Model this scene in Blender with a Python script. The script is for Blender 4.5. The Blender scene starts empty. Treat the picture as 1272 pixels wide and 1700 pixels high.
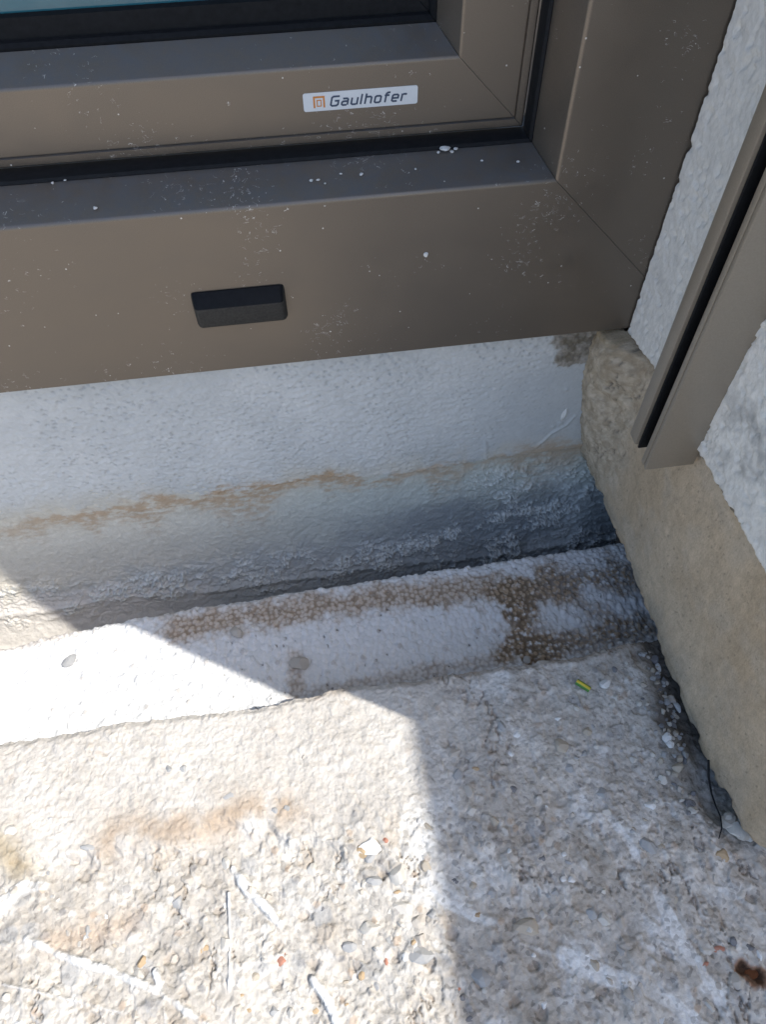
import bpy, bmesh, math, random
import numpy as np
from mathutils import Matrix, Vector

random.seed(7)
scn = bpy.context.scene
col = scn.collection

# ------------------------------------------------------------------ camera
CAM = np.array([-0.17090346, -0.28336612, 0.37157826])
CM = np.array([[0.98994252, -0.14126677, -0.00758355],      # right
               [-0.11889369, -0.80171559, -0.58576138],     # down
               [0.07666877, 0.58077173, -0.81044808]])      # forward
FPX, PCX, PCY = 1240.0, 636.0, 850.0
cd = bpy.data.cameras.new('camera')
cam = bpy.data.objects.new('camera', cd)
col.objects.link(cam)
r, d, f = [Vector(v) for v in CM]
cam.matrix_world = Matrix(((r[0], -d[0], -f[0], CAM[0]), (r[1], -d[1], -f[1], CAM[1]),
                           (r[2], -d[2], -f[2], CAM[2]), (0, 0, 0, 1)))
cd.sensor_fit = 'HORIZONTAL'
cd.sensor_width = 36.0
cd.lens = FPX / 1272.0 * 36.0
cd.clip_start = 0.01
cd.clip_end = 500.0
scn.camera = cam

# ------------------------------------------------------------------ sky, sun, exposure
SX, SY = -0.617, 0.383                       # metres the light travels for each metre it falls
sun_dir = Vector((-SX, -SY, 1.0)).normalized()
world = bpy.data.worlds.new('World')
scn.world = world
world.use_nodes = True
wn = world.node_tree
bg = wn.nodes['Background']
sky = wn.nodes.new('ShaderNodeTexSky')
sky.sky_type = 'NISHITA'
sky.sun_disc = False
sky.sun_elevation = math.asin(sun_dir.z)
sky.sun_rotation = math.atan2(sun_dir.x, sun_dir.y)
sky.dust_density = 2.2
sky.ozone_density = 0.8
wn.links.new(sky.outputs[0], bg.inputs[0])
bg.inputs[1].default_value = 0.15
sl = bpy.data.lights.new('sun', 'SUN')
sl.energy = 2.9
sl.angle = math.radians(0.5)
sl.color = (1.0, 0.95, 0.87)
so = bpy.data.objects.new('sun', sl)
so.rotation_euler = sun_dir.to_track_quat('Z', 'Y').to_euler()
so.location = (2, -2, 4)
col.objects.link(so)
scn.view_settings.view_transform = 'Standard'
scn.view_settings.look = 'None'
scn.view_settings.gamma = 1.0
scn.view_settings.exposure = 0.85


# ------------------------------------------------------------------ helpers
def at(u, v, ax, val):
    """point where the line of sight through photo pixel (u, v) meets the plane axis=val"""
    dd = CM.T @ np.array([(u - PCX) / FPX, (v - PCY) / FPX, 1.0])
    return CAM + dd * (val - CAM[ax]) / dd[ax]


def G(u, v, z=0.0):
    return at(u, v, 2, z)[:2]


def tag(o, label=None, cat=None, group=None, kind=None):
    if label: o['label'] = label
    if cat: o['category'] = cat
    if group: o['group'] = group
    if kind: o['kind'] = kind
    return o


def empty(name, loc, label, cat, group=None):
    o = bpy.data.objects.new(name, None)
    o.location = loc
    o.empty_display_size = 0.02
    col.objects.link(o)
    return tag(o, label, cat, group)


def link(name, me, mat, parent=None):
    o = bpy.data.objects.new(name, me)
    if mat is not None:
        me.materials.clear()
        me.materials.append(mat)
    col.objects.link(o)
    if parent is not None:
        o.parent = parent
        o.matrix_parent_inverse = Matrix.Translation(-Vector(parent.location))
    return o


def hsh(ix, iy, seed):
    h = (ix.astype(np.int64) * 374761393 + iy.astype(np.int64) * 668265263 + seed * 982451653) & 0xffffffff
    h = ((h ^ (h >> 13)) * 1274126177) & 0xffffffff
    h = ((h ^ (h >> 16)) * 2246822519) & 0xffffffff
    return ((h ^ (h >> 15)) & 0xffffff) / float(0x1000000)


def perlin(x, y, seed=0):
    x0 = np.floor(x); y0 = np.floor(y)
    fx = x - x0; fy = y - y0
    u = fx * fx * fx * (fx * (fx * 6 - 15) + 10)
    w = fy * fy * fy * (fy * (fy * 6 - 15) + 10)

    def g(ix, iy, dx, dy):
        a = hsh(ix, iy, seed) * 2 * np.pi
        return np.cos(a) * dx + np.sin(a) * dy
    a = g(x0, y0, fx, fy); b = g(x0 + 1, y0, fx - 1, fy)
    c = g(x0, y0 + 1, fx, fy - 1); e = g(x0 + 1, y0 + 1, fx - 1, fy - 1)
    return 1.5 * ((a + (b - a) * u) * (1 - w) + (c + (e - c) * u) * w)


def fbm(x, y, size, seed=0, octv=4, gain=0.5):
    s = 0; amp = 1.0; k = 1.0 / size; tot = 0
    for i in range(octv):
        s = s + amp * perlin(x * k + 17.3 * i, y * k - 9.1 * i, seed + i * 7)
        tot += amp; amp *= gain; k *= 2.03
    return s / tot * 1.4


def worley(x, y, size, seed=0, jit=0.9):
    x = x / size; y = y / size
    x0 = np.floor(x); y0 = np.floor(y)
    f1 = np.full(x.shape, 9.0); f2 = np.full(x.shape, 9.0); cid = np.zeros(x.shape)
    for i in (-1, 0, 1):
        for j in (-1, 0, 1):
            cx = x0 + i; cy = y0 + j
            px = cx + 0.5 + jit * (hsh(cx, cy, seed) - 0.5)
            py = cy + 0.5 + jit * (hsh(cx, cy, seed + 11) - 0.5)
            dd = np.hypot(px - x, py - y)
            near = dd < f1
            f2 = np.where(near, f1, np.minimum(f2, dd))
            cid = np.where(near, hsh(cx, cy, seed + 23), cid)
            f1 = np.where(near, dd, f1)
    return f1, f2, cid


def sst(a, b, x):
    t = np.clip((x - a) / (b - a), 0, 1)
    return t * t * (3 - 2 * t)


def polydist(x, y, pts):
    best = np.full(x.shape, 9.0)
    for (ax, ay), (bx, by) in zip(pts[:-1], pts[1:]):
        dx, dy = bx - ax, by - ay
        L = dx * dx + dy * dy + 1e-12
        t = np.clip(((x - ax) * dx + (y - ay) * dy) / L, 0, 1)
        best = np.minimum(best, np.hypot(x - ax - t * dx, y - ay - t * dy))
    return best


def mix(a, b, t):
    a = np.asarray(a, float); b = np.asarray(b, float)
    t = np.asarray(t)[..., None]
    return a * (1 - t) + b * t


def sheet(name, pos, colr, mat, parent=None, flip=False, alpha=None):
    """one mesh from a grid of points (n, m, 3) with a colour for each point"""
    n, m, _ = pos.shape
    me = bpy.data.meshes.new(name)
    me.vertices.add(n * m)
    me.vertices.foreach_set('co', pos.reshape(-1).astype(np.float32))
    i = np.arange(n * m).reshape(n, m)
    q = np.stack([i[:-1, :-1], i[1:, :-1], i[1:, 1:], i[:-1, 1:]], -1).reshape(-1, 4)
    if flip: q = q[:, ::-1]
    k = len(q)
    me.loops.add(k * 4)
    me.loops.foreach_set('vertex_index', q.reshape(-1).astype(np.int32))
    me.polygons.add(k)
    me.polygons.foreach_set('loop_start', (np.arange(k) * 4).astype(np.int32))
    me.polygons.foreach_set('loop_total', np.full(k, 4, np.int32))
    me.polygons.foreach_set('use_smooth', np.ones(k, bool))
    me.update(calc_edges=True)
    if colr is not None:
        a = me.attributes.new('tint', 'FLOAT_COLOR', 'POINT')
        c4 = np.ones((n * m, 4), np.float32)
        c4[:, :3] = np.clip(colr.reshape(-1, 3), 0.01, 0.85)
        if alpha is not None: c4[:, 3] = np.clip(alpha.reshape(-1), 0, 1)
        a.data.foreach_set('color', c4.reshape(-1))
    me.validate()
    return link(name, me, mat, parent)


def dense(a, b, step, lo=None, hi=None):
    """coordinates: close steps from a to b, widening outside to lo and hi"""
    c = list(np.arange(a, b + step * 0.5, step))
    if lo is not None:
        k = step; x = a; pre = []
        while x > lo:
            k *= 1.35; x -= k; pre.append(x)
        c = pre[::-1] + c
    if hi is not None:
        k = step; x = c[-1]
        while x < hi:
            k *= 1.35; x += k; c.append(x)
    return np.array(c)


def box(name, lo, hi, mat, parent=None, bev=0.0, seg=2):
    bm = bmesh.new()
    bmesh.ops.create_cube(bm, size=1.0)
    for v in bm.verts:
        v.co = Vector([lo[k] + (v.co[k] + 0.5) * (hi[k] - lo[k]) for k in range(3)])
    if bev:
        bmesh.ops.bevel(bm, geom=bm.edges[:], offset=bev, segments=seg, profile=0.5, affect='EDGES')
    me = bpy.data.meshes.new(name)
    bm.to_mesh(me); bm.free()
    for p in me.polygons: p.use_smooth = bool(bev)
    o = link(name, me, mat, parent)
    if bev: sharp(o)
    return o


def sharp(o, ang=40):
    o.data.set_sharp_from_angle(angle=math.radians(ang))


# ------------------------------------------------------------------ materials
def mat_new(name):
    m = bpy.data.materials.new(name)
    m.use_nodes = True
    return m, m.node_tree, m.node_tree.nodes['Principled BSDF']


def N(nt, t, **kw):
    n = nt.nodes.new(t)
    for k, v in kw.items():
        if k in n.inputs: n.inputs[k].default_value = v
        else: setattr(n, k, v)
    return n


def tinted(name, rough=0.85, bump=0.25, scale=900.0, dist=0.0004, var=0.16, spec=0.3, grit=0, grains=0.0):
    """mineral surface: colour from the mesh, broken up by fine grain and fine relief"""
    m, nt, b = mat_new(name)
    at_ = N(nt, 'ShaderNodeAttribute', attribute_name='tint')
    tc = N(nt, 'ShaderNodeTexCoord')
    n1 = N(nt, 'ShaderNodeTexNoise', Scale=scale, Detail=4.0, Roughness=0.7)
    n2 = N(nt, 'ShaderNodeTexNoise', Scale=scale * 0.23, Detail=3.0, Roughness=0.6)
    nt.links.new(tc.outputs['Object'], n1.inputs['Vector'])
    nt.links.new(tc.outputs['Object'], n2.inputs['Vector'])
    ad = N(nt, 'ShaderNodeMath', operation='ADD')
    nt.links.new(n1.outputs[0], ad.inputs[0]); nt.links.new(n2.outputs[0], ad.inputs[1])
    mr = N(nt, 'ShaderNodeMapRange')
    mr.inputs[1].default_value = 0.6; mr.inputs[2].default_value = 1.4
    mr.inputs[3].default_value = 1 - var; mr.inputs[4].default_value = 1 + var
    nt.links.new(ad.outputs[0], mr.inputs[0])
    mul = N(nt, 'ShaderNodeVectorMath', operation='SCALE')
    nt.links.new(at_.outputs['Color'], mul.inputs[0]); nt.links.new(mr.outputs[0], mul.inputs['Scale'])
    nt.links.new(mul.outputs[0], b.inputs['Base Color'])
    bp = N(nt, 'ShaderNodeBump', Strength=bump, Distance=dist)
    if grit:
        vo = N(nt, 'ShaderNodeTexVoronoi', Scale=float(grit)); vo.inputs['Randomness'].default_value = 1.0
        ds = N(nt, 'ShaderNodeMixRGB'); ds.inputs[0].default_value = 0.0009
        nt.links.new(tc.outputs['Object'], ds.inputs[1]); nt.links.new(n1.outputs[1], ds.inputs[2])
        nt.links.new(ds.outputs[0], vo.inputs['Vector'])
        sepc = N(nt, 'ShaderNodeSeparateColor'); nt.links.new(vo.outputs['Color'], sepc.inputs[0])
        hm = N(nt, 'ShaderNodeMath', operation='SUBTRACT'); hm.inputs[0].default_value = 0.75
        nt.links.new(vo.outputs['Distance'], hm.inputs[1])
        hp = N(nt, 'ShaderNodeMath', operation='MULTIPLY')
        nt.links.new(hm.outputs[0], hp.inputs[0]); nt.links.new(sepc.outputs[0], hp.inputs[1])
        hs_ = N(nt, 'ShaderNodeMath', operation='MULTIPLY_ADD'); hs_.inputs[1].default_value = 0.75
        nt.links.new(hp.outputs[0], hs_.inputs[0]); nt.links.new(ad.outputs[0], hs_.inputs[2])
        nt.links.new(hs_.outputs[0], bp.inputs['Height'])
        # single sand grains: each a little lighter or darker, a few nearly black or white
        rp = N(nt, 'ShaderNodeValToRGB')
        el = rp.color_ramp.elements
        el[0].position = 0.0; el[0].color = (0.45, 0.45, 0.46, 1)
        el[1].position = 1.0; el[1].color = (1.22, 1.22, 1.22, 1)
        for ps, g_ in ((0.06, 0.48), (0.12, 0.82), (0.5, 1.0), (0.84, 1.08)):
            q_ = el.new(ps); q_.color = (g_, g_, g_, 1)
        nt.links.new(sepc.outputs[1], rp.inputs[0])
        m2_ = N(nt, 'ShaderNodeMix', data_type='RGBA', blend_type='MULTIPLY'); 
        fg = N(nt, 'ShaderNodeMath', operation='MULTIPLY'); fg.inputs[1].default_value = grains
        nt.links.new(at_.outputs['Alpha'], fg.inputs[0]); nt.links.new(fg.outputs[0], m2_.inputs[0])
        nt.links.new(mul.outputs[0], m2_.inputs[6]); nt.links.new(rp.outputs[0], m2_.inputs[7])
        nt.links.new(m2_.outputs[2], b.inputs['Base Color'])
    else:
        nt.links.new(ad.outputs[0], bp.inputs['Height'])
    nt.links.new(bp.outputs[0], b.inputs['Normal'])
    b.inputs['Roughness'].default_value = rough
    b.inputs['Specular IOR Level'].default_value = spec
    return m


def plain(name, c, rough=0.6, metal=0.0, grain=0.12, scale=400.0, bump=0.0, spec=0.5):
    m, nt, b = mat_new(name)
    tc = N(nt, 'ShaderNodeTexCoord')
    n1 = N(nt, 'ShaderNodeTexNoise', Scale=scale, Detail=5.0, Roughness=0.65)
    nt.links.new(tc.outputs['Object'], n1.inputs['Vector'])
    mr = N(nt, 'ShaderNodeMapRange')
    mr.inputs[1].default_value = 0.3; mr.inputs[2].default_value = 0.7
    mr.inputs[3].default_value = 1 - grain; mr.inputs[4].default_value = 1 + grain
    nt.links.new(n1.outputs[0], mr.inputs[0])
    mul = N(nt, 'ShaderNodeVectorMath', operation='SCALE')
    mul.inputs[0].default_value = c[:3]
    nt.links.new(mr.outputs[0], mul.inputs['Scale'])
    nt.links.new(mul.outputs[0], b.inputs['Base Color'])
    b.inputs['Roughness'].default_value = rough
    b.inputs['Metallic'].default_value = metal
    b.inputs['Specular IOR Level'].default_value = spec
    if bump:
        bp = N(nt, 'ShaderNodeBump', Strength=bump, Distance=0.0005)
        nt.links.new(n1.outputs[0], bp.inputs['Height'])
        nt.links.new(bp.outputs[0], b.inputs['Normal'])
    return m


def bronze():
    """bronze powder-coated aluminium: faint metallic grain, specks and hair scratches of plaster, dust on level faces with blue sky light painted into its colour"""
    m, nt, b = mat_new('bronze_coating')
    L = nt.links.new
    tc = N(nt, 'ShaderNodeTexCoord')
    g = N(nt, 'ShaderNodeTexNoise', Scale=3500.0, Detail=2.0)
    L(tc.outputs['Object'], g.inputs['Vector'])
    mr = N(nt, 'ShaderNodeMapRange')
    mr.inputs[1].default_value = 0.3; mr.inputs[2].default_value = 0.7
    mr.inputs[3].default_value = 0.86; mr.inputs[4].default_value = 1.14
    L(g.outputs[0], mr.inputs[0])
    base = N(nt, 'ShaderNodeVectorMath', operation='SCALE')
    base.inputs[0].default_value = (0.185, 0.156, 0.126)
    L(mr.outputs[0], base.inputs['Scale'])
    # specks: rare small cells
    v1 = N(nt, 'ShaderNodeTexVoronoi', Scale=210.0)
    L(tc.outputs['Object'], v1.inputs['Vector'])
    lt = N(nt, 'ShaderNodeMath', operation='LESS_THAN'); lt.inputs[1].default_value = 0.075
    L(v1.outputs['Distance'], lt.inputs[0])
    sep = N(nt, 'ShaderNodeSeparateColor')
    L(v1.outputs['Color'], sep.inputs[0])
    gt = N(nt, 'ShaderNodeMath', operation='GREATER_THAN'); gt.inputs[1].default_value = 0.86
    L(sep.outputs[0], gt.inputs[0])
    sp = N(nt, 'ShaderNodeMath', operation='MULTIPLY')
    L(lt.outputs[0], sp.inputs[0]); L(gt.outputs[0], sp.inputs[1])
    # hair scratches: thin level lines of a warped noise, only in patches
    mp = N(nt, 'ShaderNodeMapping'); mp.inputs['Scale'].default_value = (1.0, 1.0, 1.7)
    L(tc.outputs['Object'], mp.inputs[0])
    n2 = N(nt, 'ShaderNodeTexNoise', Scale=170.0, Detail=2.5, Roughness=0.6, Distortion=1.2)
    L(mp.outputs[0], n2.inputs['Vector'])
    su = N(nt, 'ShaderNodeMath', operation='SUBTRACT'); su.inputs[1].default_value = 0.5
    L(n2.outputs[0], su.inputs[0])
    ab = N(nt, 'ShaderNodeMath', operation='ABSOLUTE'); L(su.outputs[0], ab.inputs[0])
    l2 = N(nt, 'ShaderNodeMath', operation='LESS_THAN'); l2.inputs[1].default_value = 0.005
    L(ab.outputs[0], l2.inputs[0])
    n3 = N(nt, 'ShaderNodeTexNoise', Scale=330.0, Detail=1.0)
    L(tc.outputs['Object'], n3.inputs['Vector'])
    n4 = N(nt, 'ShaderNodeTexNoise', Scale=23.0, Detail=1.0)
    L(tc.outputs['Object'], n4.inputs['Vector'])
    ad = N(nt, 'ShaderNodeMath', operation='ADD'); L(n3.outputs[0], ad.inputs[0]); L(n4.outputs[0], ad.inputs[1])
    g3 = N(nt, 'ShaderNodeMath', operation='GREATER_THAN'); g3.inputs[1].default_value = 1.21
    L(ad.outputs[0], g3.inputs[0])
    sc = N(nt, 'ShaderNodeMath', operation='MULTIPLY'); L(l2.outputs[0], sc.inputs[0]); L(g3.outputs[0], sc.inputs[1])
    mx = N(nt, 'ShaderNodeMath', operation='MAXIMUM'); L(sp.outputs[0], mx.inputs[0]); L(sc.outputs[0], mx.inputs[1])
    mk = N(nt, 'ShaderNodeMath', operation='MULTIPLY'); mk.inputs[1].default_value = 0.78
    L(mx.outputs[0], mk.inputs[0])
    # dust where the face looks up, dark blue sky tint painted into it
    ge = N(nt, 'ShaderNodeNewGeometry')
    sx = N(nt, 'ShaderNodeSeparateXYZ'); L(ge.outputs['True Normal'], sx.inputs[0])
    up = N(nt, 'ShaderNodeMapRange')
    up.inputs[1].default_value = 0.3; up.inputs[2].default_value = 0.9
    L(sx.outputs[2], up.inputs[0])
    n5 = N(nt, 'ShaderNodeTexNoise', Scale=120.0, Detail=6.0, Roughness=0.75)
    L(tc.outputs['Object'], n5.inputs['Vector'])
    m5 = N(nt, 'ShaderNodeMapRange')
    m5.inputs[1].default_value = 0.35; m5.inputs[2].default_value = 0.8
    m5.inputs[3].default_value = 0.2; m5.inputs[4].default_value = 0.95
    L(n5.outputs[0], m5.inputs[0])
    du = N(nt, 'ShaderNodeMath', operation='MULTIPLY'); L(up.outputs[0], du.inputs[0]); L(m5.outputs[0], du.inputs[1])
    c1 = N(nt, 'ShaderNodeMix', data_type='RGBA')
    L(du.outputs[0], c1.inputs[0]); L(base.outputs[0], c1.inputs[6]); c1.inputs[7].default_value = (0.105, 0.118, 0.135, 1)
    c2 = N(nt, 'ShaderNodeMix', data_type='RGBA')
    L(mk.outputs[0], c2.inputs[0]); L(c1.outputs[2], c2.inputs[6]); c2.inputs[7].default_value = (0.72, 0.70, 0.66, 1)
    L(c2.outputs[2], b.inputs['Base Color'])
    mt = N(nt, 'ShaderNodeMath', operation='MULTIPLY_ADD'); mt.inputs[1].default_value = -0.55; mt.inputs[2].default_value = 0.55
    md = N(nt, 'ShaderNodeMath', operation='MAXIMUM'); L(mx.outputs[0], md.inputs[0]); L(du.outputs[0], md.inputs[1])
    L(md.outputs[0], mt.inputs[0]); L(mt.outputs[0], b.inputs['Metallic'])
    n6 = N(nt, 'ShaderNodeTexNoise', Scale=26.0, Detail=5.0, Roughness=0.62, Distortion=0.6)
    L(mp.outputs[0], n6.inputs['Vector'])
    m6 = N(nt, 'ShaderNodeMapRange')
    m6.inputs[1].default_value = 0.3; m6.inputs[2].default_value = 0.7
    m6.inputs[3].default_value = 0.28; m6.inputs[4].default_value = 0.44
    L(n6.outputs[0], m6.inputs[0]); L(m6.outputs[0], b.inputs['Roughness'])
    bp = N(nt, 'ShaderNodeBump', Strength=0.06, Distance=0.0002)
    L(g.outputs[0], bp.inputs['Height']); L(bp.outputs[0], b.inputs['Normal'])
    return m


M_BRONZE = bronze()
M_RAIL = plain('rail_coating', (0.31, 0.268, 0.215), 0.42, 0.3, 0.08, 1500.0)
M_RUBBER = plain('black_rubber', (0.009, 0.010, 0.012), 0.7, grain=0.3, spec=0.2)
M_PLASTIC = plain('black_plastic', (0.040, 0.038, 0.035), 0.75, grain=0.3, scale=900, bump=0.15, spec=0.25)
M_CAP_SHADE = plain('shaded_black_plastic', (0.008, 0.009, 0.011), 0.5, grain=0.2, spec=0.12)  # cap plastic again, darkened to stand in for the dark frame it reflects
M_GLASS = plain('tinted_glass', (0.02, 0.12, 0.16), 0.04, grain=0.02, spec=0.8)
M_CONC = tinted('concrete', 0.92, 0.7, 650, 0.0008, 0.14, grit=560, grains=0.62)
M_EPS = tinted('polystyrene', 0.7, 0.2, 1500, 0.0003, 0.06, 0.4)
M_WALL = tinted('wall_paint', 0.75, 0.3, 700, 0.0004, 0.07)
M_MEMB = tinted('sealing_coat', 0.6, 0.45, 800, 0.0006, 0.12, 0.45)
M_SCREED = tinted('screed', 0.92, 0.6, 800, 0.0006, 0.14, grit=800, grains=0.12)
M_RENDER = tinted('roughcast', 0.88, 0.6, 420, 0.0007, 0.06, grit=420, grains=0.1)
M_CORE = plain('masonry', (0.13, 0.12, 0.105), 0.95, grain=0.35, scale=120, bump=0.5)
M_GROUND = plain('ground_gravel', (0.30, 0.28, 0.25), 0.95, grain=0.3, scale=60)
M_SHADE_WALL = plain('shade_wall_render', (0.62, 0.60, 0.56), 0.9, grain=0.08, scale=150)
M_STICKER = plain('sticker_film', (0.66, 0.69, 0.72), 0.35, grain=0.03)
M_INK = plain('slate_ink', (0.045, 0.07, 0.12), 0.5, grain=0.05)
M_ORANGE = plain('orange_ink', (0.62, 0.24, 0.05), 0.5, grain=0.05)
M_CHALK = plain('white_plaster', (0.68, 0.68, 0.67), 0.9, grain=0.12, scale=500, bump=0.4)
STONES = [plain('stone_' + n, c, 0.8, grain=0.22, scale=350, bump=0.35) for n, c in (
    ('pale', (0.55, 0.53, 0.49)), ('grey', (0.36, 0.365, 0.37)), ('beige', (0.44, 0.39, 0.32)),
    ('dark', (0.19, 0.19, 0.20)), ('red', (0.42, 0.20, 0.14)), ('ochre', (0.43, 0.32, 0.20)),
    ('white', (0.72, 0.73, 0.73)), ('mortar', (0.47, 0.435, 0.39)))]
M_RUST = plain('rust', (0.13, 0.045, 0.015), 0.95, grain=0.5, scale=500, bump=0.6)

ZF = 0.112            # underside of the door frame above the concrete
X0 = 0.028            # outer edge of the frame, behind the plastered reveal
Y0 = -0.236           # outer corner of the reveal wall

# ------------------------------------------------------------------ ground and concrete floor
bm = bmesh.new()
bmesh.ops.create_grid(bm, x_segments=8, y_segments=8, size=120.0)
for v in bm.verts: v.co.z = -0.16
me = bpy.data.meshes.new('ground'); bm.to_mesh(me); bm.free()
tag(link('ground', me, M_GROUND), kind='structure')

xs = dense(-0.385, 0.03, 0.00058, lo=-2.2, hi=0.47)
ys = dense(-0.315, -0.127, 0.00058, lo=-3.2)
nskirt = 14
X, Y = np.meshgrid(xs, np.concatenate([ys, np.full(nskirt, -0.127)]), indexing='ij')
ny = len(ys)
# ragged back edge
e = -0.127 + 0.0022 * fbm(X[:, :1], X[:, :1] * 0, 0.06, 3, 4) + 0.0016 * fbm(X[:, :1], X[:, :1] * 0 + 5, 0.012, 4, 4, 0.65)
e = e + 0.006 * sst(-0.05, 0.0, X[:, :1]) - 0.003 * sst(-0.17, -0.22, X[:, :1])
w = sst(-0.16, -0.127, Y)
Y = Y + (e + 0.127) * w
base_x, base_y = X.copy(), Y.copy()
lower = sst(-0.182, -0.205, Y + 0.014 * fbm(X, Y, 0.05, 31, 3))      # rough broken zone away from the strip by the door
rightz = sst(-0.17, -0.09, X + 0.03 * fbm(X, Y, 0.06, 33, 3))
rough = np.clip(0.2 + 0.8 * np.maximum(lower, rightz * 0.7), 0, 1)
h = 0.0020 * fbm(X, Y, 0.06, 1, 3) + 0.0006 * fbm(X, Y, 0.018, 2, 5, 0.62) + 0.0004 * fbm(X, Y, 0.0035, 5, 3, 0.65)
wx = X + 0.0011 * fbm(X, Y, 0.006, 12, 4, 0.65); wy = Y + 0.0011 * fbm(X, Y, 0.006, 13, 4, 0.65)
# knobbly mortar skin: small grains and lumps standing at different heights
f1, f2, c1 = worley(wx, wy, 0.0044, 41, 0.95)
k1, k2, kc = worley(wx + 0.3, wy + 0.1, 0.0023, 45, 0.95)
dm = lambda q, r: np.sqrt(np.clip(1 - (q / r) ** 2, 0, 1))
h += (0.45 + 0.05 * (1 - rough)) * (0.0016 * dm(f1, 0.6) * np.clip(c1 - 0.5, 0, 1) * 1.6 + 0.0009 * dm(k1, 0.6) * np.clip(kc - 0.35, 0, 1))
# exposed aggregate, broken mortar
a1, a2, ca = worley(wx, wy, 0.0105, 51, 0.95)
b1, b2, cb = worley(wx, wy, 0.0046, 61, 0.95)
big = (ca > 0.55) * sst(0.52, 0.40, a1)
sml = sst(0.5, 0.36, b1)
h += rough * (0.0014 * (ca - 0.6) * sst(0.58, 0.44, a1) + 0.0010 * (cb - 0.45) * sst(0.55, 0.42, b1))
tor = fbm(X, Y, 0.014, 15, 5, 0.62)
h += rough * 0.0005 * (np.abs(tor) - 0.2)
terr = fbm(wx, wy, 0.028, 17, 5, 0.6)
h += rough * 0.0007 * (sst(0.28, 0.31, terr) + 0.8 * sst(0.42, 0.46, terr) - 1.0 * sst(-0.30, -0.34, terr))
# fissures and torn pits
fis = np.abs(fbm(X * 1.5, Y * 0.8, 0.035, 71, 5, 0.6))
pt = sst(0.12, 0.35, fbm(X, Y, 0.045, 73, 2))
crack = sst(0.04, 0.0, fis) * pt * np.clip(rough + 0.1, 0, 1)
h -= 0.0020 * crack
p1, p2, cp = worley(wx, wy, 0.012, 81, 1.0)
pit = (cp > 0.84) * sst(0.24, 0.16, p1 + 0.16 * fbm(X, Y, 0.004, 82, 4, 0.65))
h -= 0.0013 * pit * rough
# step down where the skin has broken away
bx_ = [G(0, 1440), G(110, 1425), G(240, 1415), G(330, 1378), G(440, 1375), G(560, 1420)]
side = sst(0.003, -0.003, Y - np.interp(X, [p[0] for p in bx_], [p[1] for p in bx_]) + 0.012 * fbm(X, Y, 0.02, 77, 5, 0.6))
h -= 0.0034 * side * sst(-0.15, -0.19, X)
# ground falls away along the reveal wall
gap = sst(-0.016, 0.0, X + 0.006 * fbm(X, Y, 0.02, 91, 3)) * sst(-0.232, -0.205, Y)
h -= 0.0075 * gap
# colours
C = mix((0.43, 0.40, 0.36), (0.56, 0.535, 0.495), sst(-0.5, 0.5, fbm(X, Y, 0.04, 101, 5, 0.6)))
C = mix(C, (0.60, 0.575, 0.54), (1 - rough) * 0.6)
C = C * (1 + 0.22 * ((cb - 0.5) * rough * sml)[..., None] + 0.16 * ((kc - 0.5) * sst(0.6, 0.4, k1))[..., None])
for t0, t1, cc in ((0.93, 1.0, (0.34, 0.345, 0.35)), (0.88, 0.93, (0.46, 0.40, 0.33)), (0.80, 0.88, (0.62, 0.60, 0.57)), (0.76, 0.80, (0.40, 0.405, 0.41))):
    C = mix(C, cc, 0.6 * ((ca > t0) & (ca <= t1)) * sst(0.44, 0.36, a1) * rough)
for t0, t1, cc in ((0.965, 1.0, (0.20, 0.20, 0.21)), (0.93, 0.965, (0.42, 0.31, 0.22)), (0.85, 0.93, (0.66, 0.65, 0.62))):
    C = mix(C, cc, 0.6 * ((cb > t0) & (cb <= t1)) * sst(0.40, 0.32, b1) * np.clip(rough + 0.15, 0, 1))
C = mix(C, (0.22, 0.22, 0.23), 0.6 * (kc > 0.95) * sst(0.36, 0.26, k1) * rightz)
# lime bloom and grime with their own shapes
bloom = sst(0.05, 0.45, fbm(X, Y, 0.04, 111, 6, 0.62)) * np.clip(rightz + 0.3 * lower, 0, 1)
C = mix(C, (0.66, 0.665, 0.66), 0.8 * bloom)
grime = sst(0.15, 0.55, fbm(X, Y, 0.03, 113, 6, 0.65)) * rough * (0.45 + 0.55 * rightz)
C = mix(C, (0.30, 0.255, 0.20), 0.5 * grime)
tan = np.exp(-(polydist(X, Y, [G(190, 1390), G(330, 1360), G(430, 1345), G(480, 1330)]) / 0.010) ** 2)
C = mix(C, (0.37, 0.275, 0.19), 0.75 * tan * sst(-0.5, 0.3, fbm(X, Y, 0.02, 115, 4)))
tan2 = np.exp(-(polydist(X, Y, [G(0, 1400), G(30, 1440)]) / 0.007) ** 2)
C = mix(C, (0.33, 0.26, 0.15), 0.7 * tan2)
tan3 = np.exp(-(polydist(X, Y, [G(90, 1560), G(210, 1530)]) / 0.006) ** 2)
C = mix(C, (0.42, 0.30, 0.2), 0.5 * tan3)
edgest = sst(0.006, 0.0, np.abs(Y - e)) * sst(-0.3, 0.4, fbm(X, Y, 0.03, 117, 3))
C = mix(C, (0.30, 0.23, 0.17), 0.55 * edgest * sst(-0.22, -0.16, X))
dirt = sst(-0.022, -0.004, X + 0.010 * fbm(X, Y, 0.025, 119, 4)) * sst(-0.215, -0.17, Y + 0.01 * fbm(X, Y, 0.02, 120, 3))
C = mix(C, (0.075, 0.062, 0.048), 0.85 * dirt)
C = mix(C, (0.27, 0.215, 0.17), 0.6 * np.maximum(crack, pit * rough * 0.6))
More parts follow.
